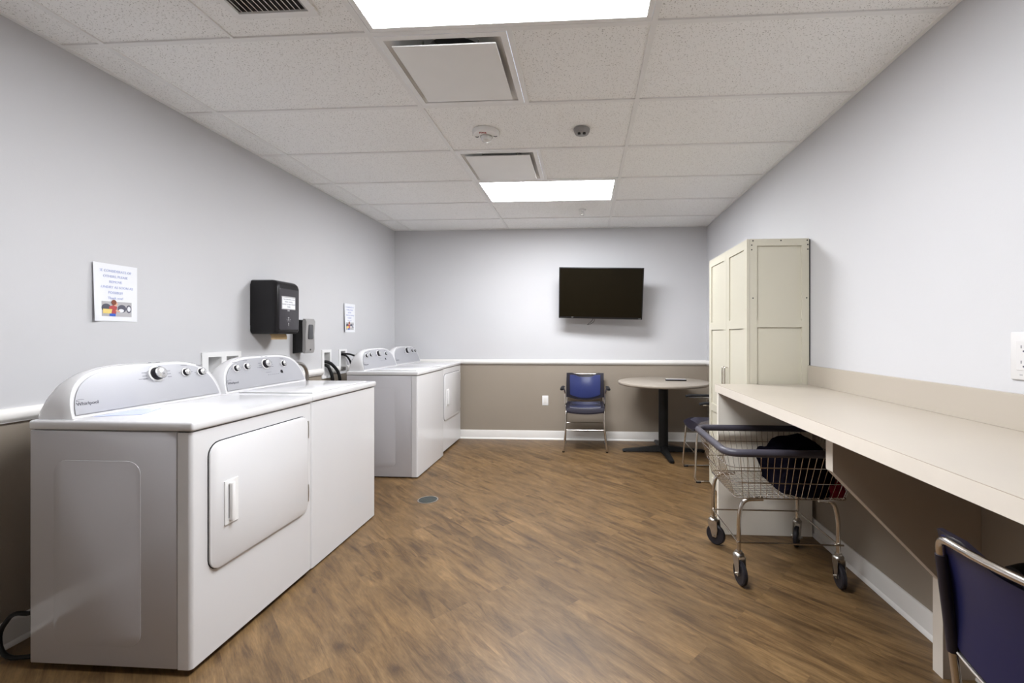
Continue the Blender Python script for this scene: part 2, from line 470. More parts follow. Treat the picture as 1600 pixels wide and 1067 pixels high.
# lamps
def troffer(x0, x1, y0, y1, label):
    cx, cy = (x0 + x1) / 2, (y0 + y1) / 2
    t = thing('ceiling_light', label, 'ceiling light', (cx, cy, ZC), group=None)
    hx, hy = (x1 - x0) / 2 - 0.014, (y1 - y0) / 2 - 0.014
    f = 0.024
    mb = MB()
    for a, b_, c, d in ((-hx, hx, -hy, -hy + f), (-hx, hx, hy - f, hy), (-hx, -hx + f, -hy + f, hy - f), (hx - f, hx, -hy + f, hy - f)):
        mb.box(M['vent'], a, b_, c, d, -0.002, 0.012, 0.001, 1)
    mb.box(M['vent'], -hx, hx, -hy, hy, 0.07, 0.075)
    for a, b_, c, d in ((-hx, hx, -hy, -hy + .002), (-hx, hx, hy - .002, hy), (-hx, -hx + .002, -hy, hy), (hx - .002, hx, -hy, hy)):
        mb.box(M['vent'], a, b_, c, d, 0.012, 0.07)
    mb.build('light_frame', t)
    mb = MB(); mb.box(M['diffuser'], -hx + f, hx - f, -hy + f, hy - f, 0.003, 0.008)
    mb.build('diffuser', t, smooth=False)
troffer(*LIGHTS[0], 'nearest bright rectangular ceiling light, cut by the top of the view')
troffer(*LIGHTS[1], 'farther bright rectangular ceiling light, beside the smaller-looking square air vent')

def supply(x0, x1, y0, y1, label):
    cx, cy = (x0 + x1) / 2, (y0 + y1) / 2
    t = thing('air_diffuser', label, 'air vent', (cx, cy, ZC), group='square ceiling air diffusers')
    mb = MB()
    o_, i_ = 0.290, 0.262
    for a, b_, c, d in ((-o_, o_, -o_, -i_), (-o_, o_, i_, o_), (-o_, -i_, -i_, i_), (i_, o_, -i_, i_)):
        mb.box(M['vent'], a, b_, c, d, -0.002, 0.004)
    # flared pan going up to a round neck
    prev = None
    R = [(0.262, 0.004, 0), (0.235, 0.03, 0.2), (0.19, 0.07, 0.6), (0.15, 0.085, 1.0), (0.13, 0.20, 1.0)]
    tb = bmesh.new(); rings = []
    nn = 48
    for r, z, rd in R:
        ring = []
        for i in range(nn):
            a = 2 * PI * i / nn + PI / 4 * 0
            c_, s_ = math.cos(a), math.sin(a)
            k = 1 / max(abs(c_), abs(s_)); k = k * (1 - rd) + 1 * rd
            ring.append(tb.verts.new((r * c_ * k, r * s_ * k, z)))
        rings.append(ring)
    for a, b_ in zip(rings, rings[1:]):
        for i in range(nn): tb.faces.new([a[i], a[(i + 1) % nn], b_[(i + 1) % nn], b_[i]])
    tb.faces.new(rings[-1])
    mb.merge(tb, M['vent'])
    mb.build('diffuser_pan', t)
    mb = MB(); mb.box(M['vent'], -0.235, 0.235, -0.235, 0.235, -0.012, -0.006, 0.002, 1)
    mb.build('face_plate', t)
    for sx in (-1, 1):
        for sy in (-1, 1):
            mb = MB(); mb.cyl(M['steel'], (sx * 0.13, sy * 0.13, -0.006), (sx * 0.13, sy * 0.13, 0.10), 0.004, n=8)
            mb.build('hanger', t)
    mb = MB(); mb.cyl(M['dark_in'], (0, 0, 0.17), (0, 0, 0.175), 0.125)  # flat dark disc set in the neck for the dark round duct
    mb.build('neck_disc', t)
supply(*SUPPLY[0], 'larger-looking square white air diffuser right behind the nearest ceiling light')
supply(*SUPPLY[1], 'square white air diffuser just in front of the farther ceiling light')

# return grille at the top left
t = thing('return_grille', 'rectangular slatted white return grille in the ceiling, cut by the top edge', 'air vent',
          ((RET[0] + RET[1]) / 2, (RET[2] + RET[3]) / 2, ZC))
hx, hy = (RET[1] - RET[0]) / 2, (RET[3] - RET[2]) / 2
mb = MB()
for a, b_, c, d in ((-hx - .03, hx + .03, -hy - .03, -hy), (-hx - .03, hx + .03, hy, hy + .03), (-hx - .03, -hx, -hy, hy), (hx, hx + .03, -hy, hy)):
    mb.box(M['vent'], a, b_, c, d, -0.003, 0.005)
mb.build('grille_frame', t)
mb = MB()
for i in range(13):
    x = -hx + (i + 0.5) * 2 * hx / 13
    mb.box(M['vent'], -0.0045, 0.0045, -hy, hy, -0.001, 0.001, mtx=Matrix.Translation((x, 0, 0.006)) @ Matrix.Rotation(0.7, 4, 'Y'))
mb.build('slats', t)
mb = MB(); mb.box(M['dark_in'], -hx, hx, -hy, hy, 0.09, 0.095)
for a, b_, c, d in ((-hx, hx, -hy, -hy + .002), (-hx, hx, hy - .002, hy), (-hx, -hx + .002, -hy, hy), (hx - .002, hx, -hy, hy)):
    mb.box(M['dark_in'], a, b_, c, d, 0.006, 0.09)
mb.build('duct', t)

# fire alarm strobe
t = thing('fire_alarm_strobe', 'round white fire alarm strobe with clear lens on the ceiling', 'fire alarm', (-0.627, 2.80, ZC))
mb = MB(); mb.lathe(M['vent'], [(0.0, 0.004), (0.085, 0.004), (0.085, -0.012), (0.078, -0.022), (0.0, -0.024)], n=40)
mb.build('alarm_plate', t)
mb = MB(); mb.lathe(M['lens'], [(0.0, -0.02), (0.036, -0.02), (0.036, -0.034), (0.030, -0.048), (0.012, -0.056), (0.0, -0.057)], c=(0, 0.012, 0), n=12)
mb.lathe(M['steel'], [(0.0, -0.02), (0.041, -0.02), (0.041, -0.026), (0.0, -0.026)], c=(0, 0.012, 0), n=24)
mb.build('strobe_lens', t)
mb = MB()
text_bm(mb, M['red'], 'FIRE', 0.026, frame((-0.01, -0.048, -0.0245), (1, 0, 0), (0, 1, 0), (0, 0, 1)) @ Matrix.Rotation(PI, 4, 'X'))
mb.build('lettering', t)
for sx in (-1, 1):
    mb = MB(); mb.tube(M['ink_dark'], [(sx * 0.048, 0.005, -0.024), (sx * 0.060, 0.012, -0.0245), (sx * 0.070, 0.004, -0.024)], 0.0022, n=6)
    mb.build('speaker_slot', t)
# grey sensor
t = thing('occupancy_sensor', 'small grey round ceiling sensor with two dark eyes', 'sensor', (-0.015, 2.80, ZC))
mb = MB(); mb.lathe(M['grey_soap'], [(0, 0.003), (0.052, 0.003), (0.05, -0.012), (0.042, -0.026), (0.0, -0.03)], n=32)
mb.build('sensor_body', t)
for sx in (-1, 1):
    mb = MB(); mb.lathe(M['black'], [(0, -0.016), (0.0095, -0.016), (0.0095, -0.036), (0, -0.037)], c=(sx * 0.016, -0.018, 0), n=16)
    mb.build('sensor_eye', t)
# sprinkler
t = thing('fire_sprinkler', 'tiny pendent fire sprinkler in the last ceiling tiles', 'sprinkler', (-0.018, 4.60, ZC))
mb = MB(); mb.lathe(M['vent'], [(0, 0.003), (0.038, 0.003), (0.036, -0.006), (0.014, -0.012), (0, -0.012)], n=24); mb.build('escutcheon', t)
mb = MB(); mb.cyl(M['steel'], (0, 0, -0.01), (0, 0, -0.03), 0.008, n=12)
for sx in (-1, 1): mb.tube(M['steel'], [(sx * .006, 0, -0.028), (sx * .012, 0, -0.038), (sx * .004, 0, -0.052)], 0.0022, n=6)
mb.lathe(M['steel'], [(0, -0.052), (0.016, -0.052), (0.016, -0.055), (0, -0.055)], n=16); mb.build('sprinkler_head', t)

# floor drain
t = thing('floor_drain', 'round dark metal floor drain cover between the washing machines', 'drain', (-1.205, 3.352, 0))
mb = MB(); mb.lathe(M['steel'], [(0.0, 0.0005), (0.078, 0.0005), (0.078, 0.003), (0.070, 0.0035), (0.0, 0.0035)], n=40); mb.build('drain_ring', t)
mb = MB(); mb.lathe(M['drain'], [(0.0, 0.003), (0.069, 0.003), (0.069, 0.0045), (0.0, 0.0045)], n=40); mb.build('drain_cover', t)

# ================================================================= LAUNDRY MACHINES
MW, MD = 0.735, 0.65          # width, depth
OFF = (MD / 2, -MW / 2, 0)    # shapes below use x<=0 behind the front, y from 0 to MW
LT = 0.950                    # top of the worktop
def h_arch(t):                # height of the control panel over the worktop
    return 0.198 * max(0.0, 1 - abs(2 * t - 1) ** 4.2) ** 0.42
FX0, FX1 = -0.500, -0.560     # face of the console: bottom x, x at full height
def face_x(h): return FX0 + (FX1 - FX0) * h / 0.198
ct = math.atan2(0.060, 0.198)
FEY, FEZ = (-math.sin(ct), 0, math.cos(ct)), (math.cos(ct), 0, math.sin(ct))
def on_face(y, z, d=0.0):
    h = z - LT
    return (face_x(h) + d * FEZ[0], y, z + d * FEZ[2])
def outline(inset=0.0, nn=40, y0=0.02, y1=MW - 0.012):
    pts = [(y0 + inset, inset)]
    for i in range(nn + 1):
        t = 0.5 - 0.5 * math.cos(PI * i / nn)
        y = y0 + inset + (y1 - y0 - 2 * inset) * t
        pts.append((y, max(inset, h_arch(t) - inset * 1.1) if 0 < i < nn else inset))
    pts.append((y1 - inset, inset))
    return pts[1:-1]
def console(t):
    mb = MB(); tb = bmesh.new(); rings = []
    for dx, k, sy, sh in ((0.0, 0, 0.985, 0.975), (0.004, 0, 0.995, 0.99), (0.0, 0, 1.0, 1.0), (0, 0.25, 1.0, 0.995), (0, 0.5, 0.998, 0.96), (0, 0.72, 0.993, 0.88),
                          (0, 0.87, 0.988, 0.74), (0, 0.96, 0.984, 0.52), (0, 0.995, 0.98, 0.25), (0, 1.0, 0.98, 0.02)):
        ring = []
        for y, h in outline():
            yy = MW / 2 + (y - MW / 2) * sy; hh = h * sh
            x = (face_x(hh) + dx) * (1 - k) - (MD - 0.003) * k
            ring.append(tb.verts.new((max(x, -MD), yy, LT + hh)))
        rings.append(ring)
    for a, b_ in zip(rings, rings[1:]):
        for i in range(len(a) - 1): tb.faces.new([a[i], a[i + 1], b_[i + 1], b_[i]])
    tb.faces.new(rings[0]); tb.faces.new(rings[-1][::-1])
    for a, b_ in zip(rings, rings[1:]): tb.faces.new([a[-1], a[0], b_[0], b_[-1]])
    bmesh.ops.recalc_face_normals(tb, faces=tb.faces)
    mb.merge(tb, M['enamel'])
    c = mb.build('control_console', t, OFF)
    mb = MB(); tb = bmesh.new()
    ring = [tb.verts.new((face_x(h) + 0.0055, y, LT + h)) for y, h in outline(0.014)]
    ring2 = [tb.verts.new((face_x(h) + 0.0035, y, LT + h)) for y, h in outline(0.014)]
    tb.faces.new(ring)
    for i in range(len(ring)): tb.faces.new([ring[i], ring[(i + 1) % len(ring)], ring2[(i + 1) % len(ring)], ring2[i]])
    bmesh.ops.recalc_face_normals(tb, faces=tb.faces)
    mb.merge(tb, M['console']); mb.build('control_panel', c, OFF)
    return c
def knob(c, y, z, r):
    o = on_face(y, z, 0.006); ax = FEZ
    mb = MB()
    mb.lathe(M['knob_dark'], [(0, 0), (r, 0), (r * 0.98, r * 0.80), (0, r * 0.80)], c=o, axis=ax, n=32)
    mb.lathe(M['hplastic'], [(r * 1.0, 0.0), (r * 1.28, 0.0), (r * 1.26, 0.002), (r * 1.0, 0.002)], c=o, axis=ax, n=32)
    mb.lathe(M['knob_face'], [(0, r * 0.75), (r * 0.93, r * 0.76), (r * 0.90, r * 0.90), (r * 0.78, r * 0.98), (0, r * 1.0)], c=o, axis=ax, n=32)
    return mb.build('knob', c, OFF)
def marks(c, kn, kind):
    mb = MB(); rnd = random.Random(5)
    def bar(y, z, wd, hh=0.0022):
        o = on_face(y, z, 0.0062)
        mb.box(M['print'], -wd / 2, wd / 2, -hh / 2, hh / 2, 0, 0.0003, mtx=frame(o, (0, 1, 0), FEY, FEZ))
    for y, z, r in kn:
        if r > 0.018:
            for i in range(3): bar(y - r * 1.9, z + (i - 1.4) * 0.014, 0.022)
            for i in range(3): bar(y + r * 2.0, z + (i - 1.4) * 0.014, 0.020)
            bar(y - r * 2.3, z - 0.018, 0.038, 0.0018); bar(y - 0.018, z + r * 1.75, 0.014); bar(y + 0.022, z + r * 1.75, 0.02)
        else:
            bar(y, z + r * 2.0, 0.034)
            bar(y - r * 2.0, z, 0.006); bar(y + r * 2.0, z, 0.006)
    if kind == 'washer':
        for i in range(6): bar(0.375 + i * 0.018, LT + 0.072, 0.006, 0.003)
        bar(0.38, LT + 0.088, 0.05, 0.0015)
        o = on_face(0.50, LT + 0.084, 0.0062)
        mb.lathe(M['knob_dark'], [(0.007, 0), (0.011, 0), (0.011, 0.0006), (0.007, 0.0006)], c=o, axis=FEZ, n=20)
        mb.box(M['knob_dark'], 0.003, 0.010, -0.011, -0.004, 0, 0.0006, mtx=frame(o, (0, 1, 0), FEY, FEZ))
    mb.build('panel_markings', c, OFF, smooth=False)
def logo(c):
    mb = MB()
    o = on_face(0.085, LT + 0.052, 0.0062)
    text_bm(mb, M['print'], 'Whirlpool', 0.019, frame(o, (0, 1, 0), FEY, FEZ), ext=0.0003)
    o = on_face(0.062, LT + 0.066, 0.0062)
    mb.tube(M['print'], [frame(o, (0, 1, 0), FEY, FEZ) @ Vector((0.014 * math.cos(a) , 0.004 * math.sin(a), 0)) for a in [0.4 + i * 0.5 for i in range(9)]], 0.0007, n=5)
    mb.build('maker_name', c, OFF)
def body(t, lowz):
    mb = MB(); mb.box(M['enamel_shaded'], -MD, -0.056, 0.004, MW - 0.004, lowz, LT - 0.038, 0.004)
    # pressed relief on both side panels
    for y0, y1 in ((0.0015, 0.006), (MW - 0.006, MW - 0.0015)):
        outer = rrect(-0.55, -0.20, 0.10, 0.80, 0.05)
        mb.prism(M['enamel_shaded'], outer, 'y', y0, y1, 0.002)
    mb.build('side_panels', t, OFF)
    mb = MB()
    prof = []
    for cx, cy, a0 in ((-0.014, MW - 0.014, 0), ): pass
    pts = [(-0.053, 0.003)] + [(-0.014 + 0.014 * math.sin(a), 0.003 + 0.014 - 0.014 * math.cos(a)) for a in [i * PI / 12 for i in range(7)]] \
        + [(-0.014 + 0.014 * math.cos(a), MW - 0.017 + 0.014 * math.sin(a)) for a in [i * PI / 12 for i in range(7)]] + [(-0.053, MW - 0.003)]
    mb.prism(M['enamel'], pts, 'z', lowz, LT - 0.040)
    mb.build('front_panel', t, OFF)
    mb = MB(); mb.box(M['gap'], -MD + 0.01, -0.012, 0.012, MW - 0.012, lowz + 0.01, LT - 0.031)
    mb.build('inner_frame', t, OFF)
    mb = MB(); mb.box(M['enamel'], -MD - 0.002, 0.008, 0.0, MW, LT - 0.036, LT, 0.009, 3)
    top = mb.build('top_panel', t, OFF)
    for x in (-0.07, -MD + 0.07):
        for y in (0.06, MW - 0.06):
            mb = MB(); mb.lathe(M['hplastic'], [(0, 0), (0.018, 0), (0.016, 0.012), (0.010, 0.014), (0.010, lowz + 0.011), (0, lowz + 0.011)], c=(x, y, 0), n=16)
            mb.build('foot', t, OFF)
    return top
def make_dryer(label):
    t = thing('clothes_dryer', label, 'dryer', group='front loading dryers')
    body(t, 0.024)
    mb = MB()   # door with shadow gap
    mb.prism(M['gap'], rrect(0.0745, 0.6925, 0.344, 0.8535, 0.054), 'x', 0.0002, 0.0015)
    mb.prism(M['enamel'], rrect(0.077, 0.690, 0.346, 0.850, 0.052), 'x', 0.0005, 0.010, 0.004)
    d = mb.build('door', t, OFF)
    mb = MB()   # pull recess near the left edge of the door
    pr = [(a, b_, c, e) for a, b_, c, e in cells(0.142, 0.212, 0.505, 0.682, [(0.160, 0.196, 0.525, 0.664)])]
    for a, b_, c, e in pr: mb.box(M['hplastic'], 0.0102, 0.0145, a, b_, c, e)
    mb.box(M['pic_grey'], 0.0102, 0.0106, 0.158, 0.198, 0.522, 0.667)
    mb.prism(M['hplastic'], rrect(0.162, 0.180, 0.515, 0.674, 0.008), 'x', 0.0148, 0.030, 0.003)
    mb.build('door_handle', d, OFF)
    for z in (0.44, 0.775):
        mb = MB(); mb.box(M['steel'], 0.001, 0.010, 0.689, 0.697, z - 0.045, z + 0.045, 0.002); mb.build('hinge', d, OFF)
    c = console(t)
    kn = [(0.395, LT + 0.142, 0.030), (0.545, LT + 0.136, 0.0175), (0.632, LT + 0.131, 0.0175)]
    for k in kn: knob(c, *k)
    marks(c, kn, 'dryer'); logo(c)
    return t
def make_washer(label):
    t = thing('washing_machine', label, 'washing machine', group='top loading washers')
    body(t, 0.010)
    mb = MB()
    mb.box(M['grey_soap'], -0.460, -0.030, 0.060, MW - 0.060, LT - 0.001, LT + 0.0008)
    mb.box(M['enamel'], -0.458, -0.032, 0.062, MW - 0.062, LT - 0.001, LT + 0.008, 0.004)
    mb.build('lid', t, OFF)
    c = console(t)
    kn = [(0.135, LT + 0.130, 0.0175), (0.215, LT + 0.135, 0.0175), (0.375, LT + 0.140, 0.026), (0.535, LT + 0.132, 0.0175)]
    for k in kn: knob(c, *k)
    marks(c, kn, 'washer'); logo(c)
    return t
def mloc(xf, y0): return (xf - MD / 2, y0 + MW / 2, 0)
dry = make_dryer('white front-loading dryer nearest the camera, whole grey-shaded side panel showing')
dry.location = mloc(-1.462, 1.560)
wash = make_washer('white top-loading washer right beside the nearest dryer')
wash.location = mloc(-1.472, 2.303)
wash2 = dup(wash, mloc(-1.478, 3.845), label='white top-loading washer of the far pair, beyond the floor drain')
dry2 = dup(dry, mloc(-1.505, 4.588), label='farthest white dryer, standing against the back wall corner')

# thin pale blue patch on the nearest dryer
mb = MB()
mb.prism(M['patch_blue'], [(-1.945, 1.640), (-1.945, 1.850), (-1.860, 1.840), (-1.800, 1.700)], 'z', LT + 0.0006, LT + 0.0016)
tag(mb.build('blue_patch', smooth=False), 'pale blue flat patch on the nearest dryer top, against its console', 'paper')

# power cord behind the nearest dryer
mb = MB()
mb.tube(M['rubber'], fillet([(-2.16, 1.62, 0.35), (-2.17, 1.62, 0.17), (-2.23, 1.60, 0.19), (-2.30, 1.60, 0.10), (-2.26, 1.59, 0.012), (-2.13, 1.62, 0.012), (-2.05, 1.70, 0.012)], 0.08), 0.0085, n=10)
tag(mb.build('power_cord'), 'black power cord looping to the floor behind the nearest dryer', 'cord')

# ================================================================= LEFT WALL
def outlet_box(y0, y1, z0, z1, opens, label):
    t = thing('laundry_outlet_box', label, 'outlet box', (XL, (y0 + y1) / 2, z0), group=None)
    o = (-XL, -(y0 + y1) / 2, -z0)
    mb = MB()
    for a, b_, c, d in cells(y0, y1, z0, z1, opens): mb.box(M['hplastic'], XL + 0.0005, XL + 0.008, a, b_, c, d)
    mb.build('box_frame', t, o, smooth=False)
    for a, b_, c, d in opens:
        mb = MB(); D = 0.085
        mb.quad(M['hplastic'], [(XL - D, a, c), (XL - D, b_, c), (XL - D, b_, d), (XL - D, a, d)])
        mb.quad(M['hplastic'], [(XL, a, c), (XL - D, a, c), (XL - D, a, d), (XL, a, d)])
        mb.quad(M['hplastic'], [(XL, b_, c), (XL - D, b_, c), (XL - D, b_, d), (XL, b_, d)])
        mb.quad(M['hplastic'], [(XL, a, c), (XL - D, a, c), (XL - D, b_, c), (XL, b_, c)])
        mb.quad(M['hplastic'], [(XL, a, d), (XL - D, a, d), (XL - D, b_, d), (XL, b_, d)])
        mb.build('recess', t, o, smooth=False)
    return t, o
outlet_box(2.59, 2.90, 0.975, 1.165, OPEN[:2], 'white recessed outlet box with two openings above the nearest machines')
tA, oA = outlet_box(3.840, 3.985, 0.880, 1.140, OPEN[2:3], 'white recessed outlet box with two thick black hoses, beyond the first washer')
tB, oB = outlet_box(4.115, 4.255, 0.900, 1.135, OPEN[3:4], 'white recessed outlet box with thin black cords, beside the far washer')
mb = MB(); mb.box(M['steel'], XL - 0.06, XL + 0.018, 4.152, 4.222, 0.932, 0.965, 0.004); mb.cyl(M['steel'], (XL - 0.04, 4.187, 0.96), (XL - 0.04, 4.187, 1.01), 0.008)
mb.build('valve', tB, oB)
def hose(pts, r, label, m='rubber', nm='hose'):
    mb = MB(); mb.tube(M[m], fillet(pts, 0.12, 7), r, n=12)
    return tag(mb.build(nm), label, 'hose')
hose([(XL - 0.05, 3.895, 1.03), (XL + 0.02, 3.93, 1.03), (XL + 0.075, 4.00, 0.93), (XL + 0.08, 4.03, 0.60), (XL + 0.05, 3.98, 0.30)], 0.014, 'thick black hose falling from the wall box, right-hand of the pair')
hose([(XL - 0.05, 3.900, 1.00), (XL + 0.02, 3.905, 1.00), (XL + 0.055, 3.925, 0.90), (XL + 0.06, 3.93, 0.60), (XL + 0.04, 3.93, 0.30)], 0.014, 'thick black hose falling from the wall box, left-hand of the pair')
hose([(XL - 0.05, 4.165, 1.085), (XL + 0.05, 4.20, 1.095), (XL + 0.11, 4.30, 1.05), (XL + 0.14, 4.37, 0.95), (XL + 0.14, 4.37, 0.62)], 0.009, 'thin black cord arching over towards the far washer console', nm='power_cord')
hose([(XL - 0.05, 4.175, 1.08), (XL + 0.03, 4.19, 1.085), (XL + 0.055, 4.235, 1.02), (XL + 0.06, 4.27, 0.85), (XL + 0.05, 4.27, 0.45)], 0.009, 'thin black cord dropping straight down beside the far washer', nm='power_cord')
hose([(-2.142, 2.98, 0.84), (-2.20, 3.08, 0.86), (-2.21, 3.20, 1.045), (-2.21, 3.33, 1.06), (-2.22, 3.42, 1.0), (-2.22, 3.44, 0.75)], 0.013, 'silver braided hose arching behind the nearest washer', m='steel')

# posters
def poster(label):
    t = thing('notice_poster', label, 'poster', group='letter size laundry notices')
    W, H = 0.216, 0.285
    def f(u, v):
        y = (u - 0.5) * W; z = (v - 0.5) * H
        curl = 0.016 * max(0, 1 - u / 0.26) ** 2 * (0.4 + 0.6 * (1 - v)) + 0.003
        return Vector((curl, y, z))
    mb = MB(); mb.grid(M['paper'], f, 14, 14)
    mb.grid(M['paper'], lambda u, v: f(u, v) - Vector((0.0008, 0, 0)), 14, 14)
    mb.build('paper', t)
    mb = MB()
    for i, s in enumerate(['BE CONSIDERATE OF', 'OTHERS, PLEASE', 'REMOVE', 'LAUNDRY AS SOON AS', 'POSSIBLE!', 'Thank you!']):
        v = 0.875 - i * 0.094
        p = f(0.5, v); text_bm(mb, M['ink_blue'], s, 0.0175, frame((p.x + 0.0010, 0, p.z), (0, 1, 0), (0, 0, 1), (1, 0, 0)), ext=0.0003, sx=0.92)
    mb.build('lettering', t)
    mb = MB()
    def flat(m, pts, d): mb.prism(M[m], pts, 'x', 0.0034 + d, 0.0040 + d)
    def circ(cy, cz, ry, rz, nn=18): return [(cy + ry * math.cos(2 * PI * i / nn), cz + rz * math.sin(2 * PI * i / nn)) for i in range(nn)]
    flat('pic_grey', [(-0.066, -0.118), (0.078, -0.118), (0.078, -0.044), (-0.066, -0.044)], 0)
    flat('ink_dark', circ(-0.044, -0.076, 0.022, 0.020), 0.0006); flat('ink_dark', circ(0.030, -0.078, 0.021, 0.020), 0.0006)
    flat('ink_dark', circ(0.064, -0.078, 0.013, 0.020), 0.0006); flat('paper', circ(0.064, -0.078, 0.008, 0.013), 0.0012)
    flat('paper', circ(0.026, -0.088, 0.013, 0.009), 0.0012)
    flat('pic_red', [(-0.032, -0.100), (0.000, -0.108), (0.006, -0.070), (-0.008, -0.060), (-0.032, -0.070)], 0.0012)
    flat('pic_skin', circ(-0.002, -0.056, 0.010, 0.011), 0.0018); flat('pic_hair', circ(-0.010, -0.048, 0.012, 0.013), 0.0024)
    flat('pic_skin', [(0.000, -0.084), (0.020, -0.090), (0.018, -0.096), (-0.002, -0.092)], 0.0018)
    flat('pic_yellow', [(-0.060, -0.104), (-0.022, -0.104), (-0.018, -0.082), (-0.060, -0.082)], 0.0018)
    flat('pic_blue', [(-0.030, -0.117), (-0.002, -0.117), (-0.002, -0.104), (-0.030, -0.104)], 0.0018)
    mb.build('printed_picture', t, smooth=False)
    return t
p1 = poster('white letter-size notice taped to the wall above the nearest dryer')
p1.location = (XL, 2.088, 1.486)
p2 = dup(p1, (XL, 4.312, 1.445), label='smaller-looking white notice on the wall near the far washer')

# paper towel dispenser
dw, dd, dh = 0.262, 0.205, 0.385
t = thing('paper_towel_dispenser', 'large black paper towel dispenser mounted on the left wall', 'towel dispenser', (XL, 2.985, 1.282))
mb = MB()
pts = []
for i in range(13):                                    # plan: rounded front corners
    a = PI / 2 * i / 12
    pts.append((dd - 0.04 + 0.04 * math.cos(a), dw - 0.04 + 0.04 * math.sin(a)))
plan = [(0.006, dw), (0.006, 0.0)] + [(dd - 0.04 + 0.04 * math.sin(a), 0.022 - 0.022 * math.cos(a)) for a in [i * PI / 24 for i in range(13)]] + pts
tb = bmesh.new(); rings = []
for z, s, fx in ((0.0, 0.86, 0.90), (0.010, 0.96, 0.96), (0.025, 1.0, 0.99), (0.12, 1.0, 1.0), (0.335, 1.0, 1.0), (0.360, 0.985, 0.96), (0.377, 0.94, 0.88), (dh, 0.84, 0.76)):
    rings.append([tb.verts.new((0.002 + (x - 0.002) * fx, dw / 2 + (y - dw / 2) * s, z)) for x, y in plan])
for a, b_ in zip(rings, rings[1:]):
    for i in range(len(a)): tb.faces.new([a[i], a[(i + 1) % len(a)], b_[(i + 1) % len(a)], b_[i]])
tb.faces.new(rings[0][::-1]); tb.faces.new(rings[-1]); bmesh.ops.recalc_face_normals(tb, faces=tb.faces)
mb.merge(tb, M['black']); mb.build('dispenser_cover', t)
mb = MB(); mb.prism(M['charcoal'], rrect(0.020, dw - 0.034, 0.030, dh - 0.058, 0.014), 'x', dd - 0.012, dd + 0.001, 0.003); fp = mb.build('front_cover', t)
mb = MB(); mb.box(M['black'], 0.0, 0.006, 0.004, dw - 0.004, 0.06, dh - 0.03, 0.002); mb.build('back_plate', t)
mb = MB(); mb.box(M['pic_grey'], dd + 0.001, dd + 0.0022, 0.042, 0.190, 0.178, 0.272)
mb.box(M['paper'], dd + 0.002, dd + 0.0035, 0.048, 0.184, 0.184, 0.262)
for i, s in enumerate(['THIS DISPENSER IS FOR', 'PAPER TOWELS.', 'PLEASE DO NOT WASTE', 'PAPER.']):
    text_bm(mb, M['ink_dark'], s, 0.0125, frame((dd + 0.0038, 0.116, 0.250 - i * 0.018), (0, 1, 0), (0, 0, 1), (1, 0, 0)), ext=0.0002)
lb = mb.build('instruction_label', t, smooth=False); lb['label'] = 'white printed label'
mb = MB()
for y, z, w_, h_ in ((0.154, 0.170, 0.022, 0.008), (0.154, 0.118, 0.014, 0.006), (0.138, 0.106, 0.005, 0.005), (0.154, 0.106, 0.005, 0.012), (0.170, 0.106, 0.005, 0.005), (0.154, 0.095, 0.036, 0.002), (0.154, 0.075, 0.006, 0.012), (0.154, 0.064, 0.003, 0.008)):
    mb.box(M['pic_grey'], dd + 0.001, dd + 0.0018, y - 0.038 - w_ / 2, y - 0.038 + w_ / 2, z - h_ / 2, z + h_ / 2)
for y in (0.02, 0.045): mb.box(M['pic_grey'], dd - 0.03, dd - 0.02, y, y + 0.012, dh - 0.042, dh - 0.036)
mb.build('pictograms', t, smooth=False)
mb = MB()
mb.grid(M['kraft'], lambda u, v: Vector((0.10 + 0.03 * math.sin(v * 2), 0.04 + 0.17 * u, 0.02 - 0.06 * v)), 4, 8)
mb.grid(M['kraft'], lambda u, v: Vector((0.099 + 0.03 * math.sin(v * 2), 0.04 + 0.17 * u, 0.02 - 0.06 * v)), 4, 8)
pt = mb.build('paper_towel', t); pt['label'] = 'brown paper end hanging out'

# soap dispenser
t = thing('soap_dispenser', 'small black and grey soap dispenser beside the towel dispenser', 'soap dispenser', (XL, 3.44, 1.125))
mb = MB(); mb.prism(M['black'], [(0, 0.0), (0.09, 0.012), (0.095, 0.03), (0.095, 0.25), (0.085, 0.27), (0.0, 0.278)], 'y', 0.004, 0.116, 0.006); mb.build('dispenser_body', t)
mb = MB(); mb.prism(M['grey_soap'], [(0.092, 0.0), (0.108, 0.004), (0.116, 0.03), (0.114, 0.15), (0.122, 0.26), (0.110, 0.282), (0.09, 0.282), (0.084, 0.25), (0.086, 0.14), (0.084, 0.02)], 'y', 0.0, 0.12, 0.005)
fc = mb.build('face_cover', t); fc['label'] = 'grey front cover'
mb = MB(); mb.prism(M['soap_win'], rrect(0.030, 0.090, 0.115, 0.235, 0.012), 'x', 0.112, 0.1225, 0.002); mb.build('level_window', t)
mb = MB(); mb.cyl(M['black'], (0.10, 0.06, 0.03), (0.118, 0.06, 0.03), 0.007); mb.build('indicator', t)

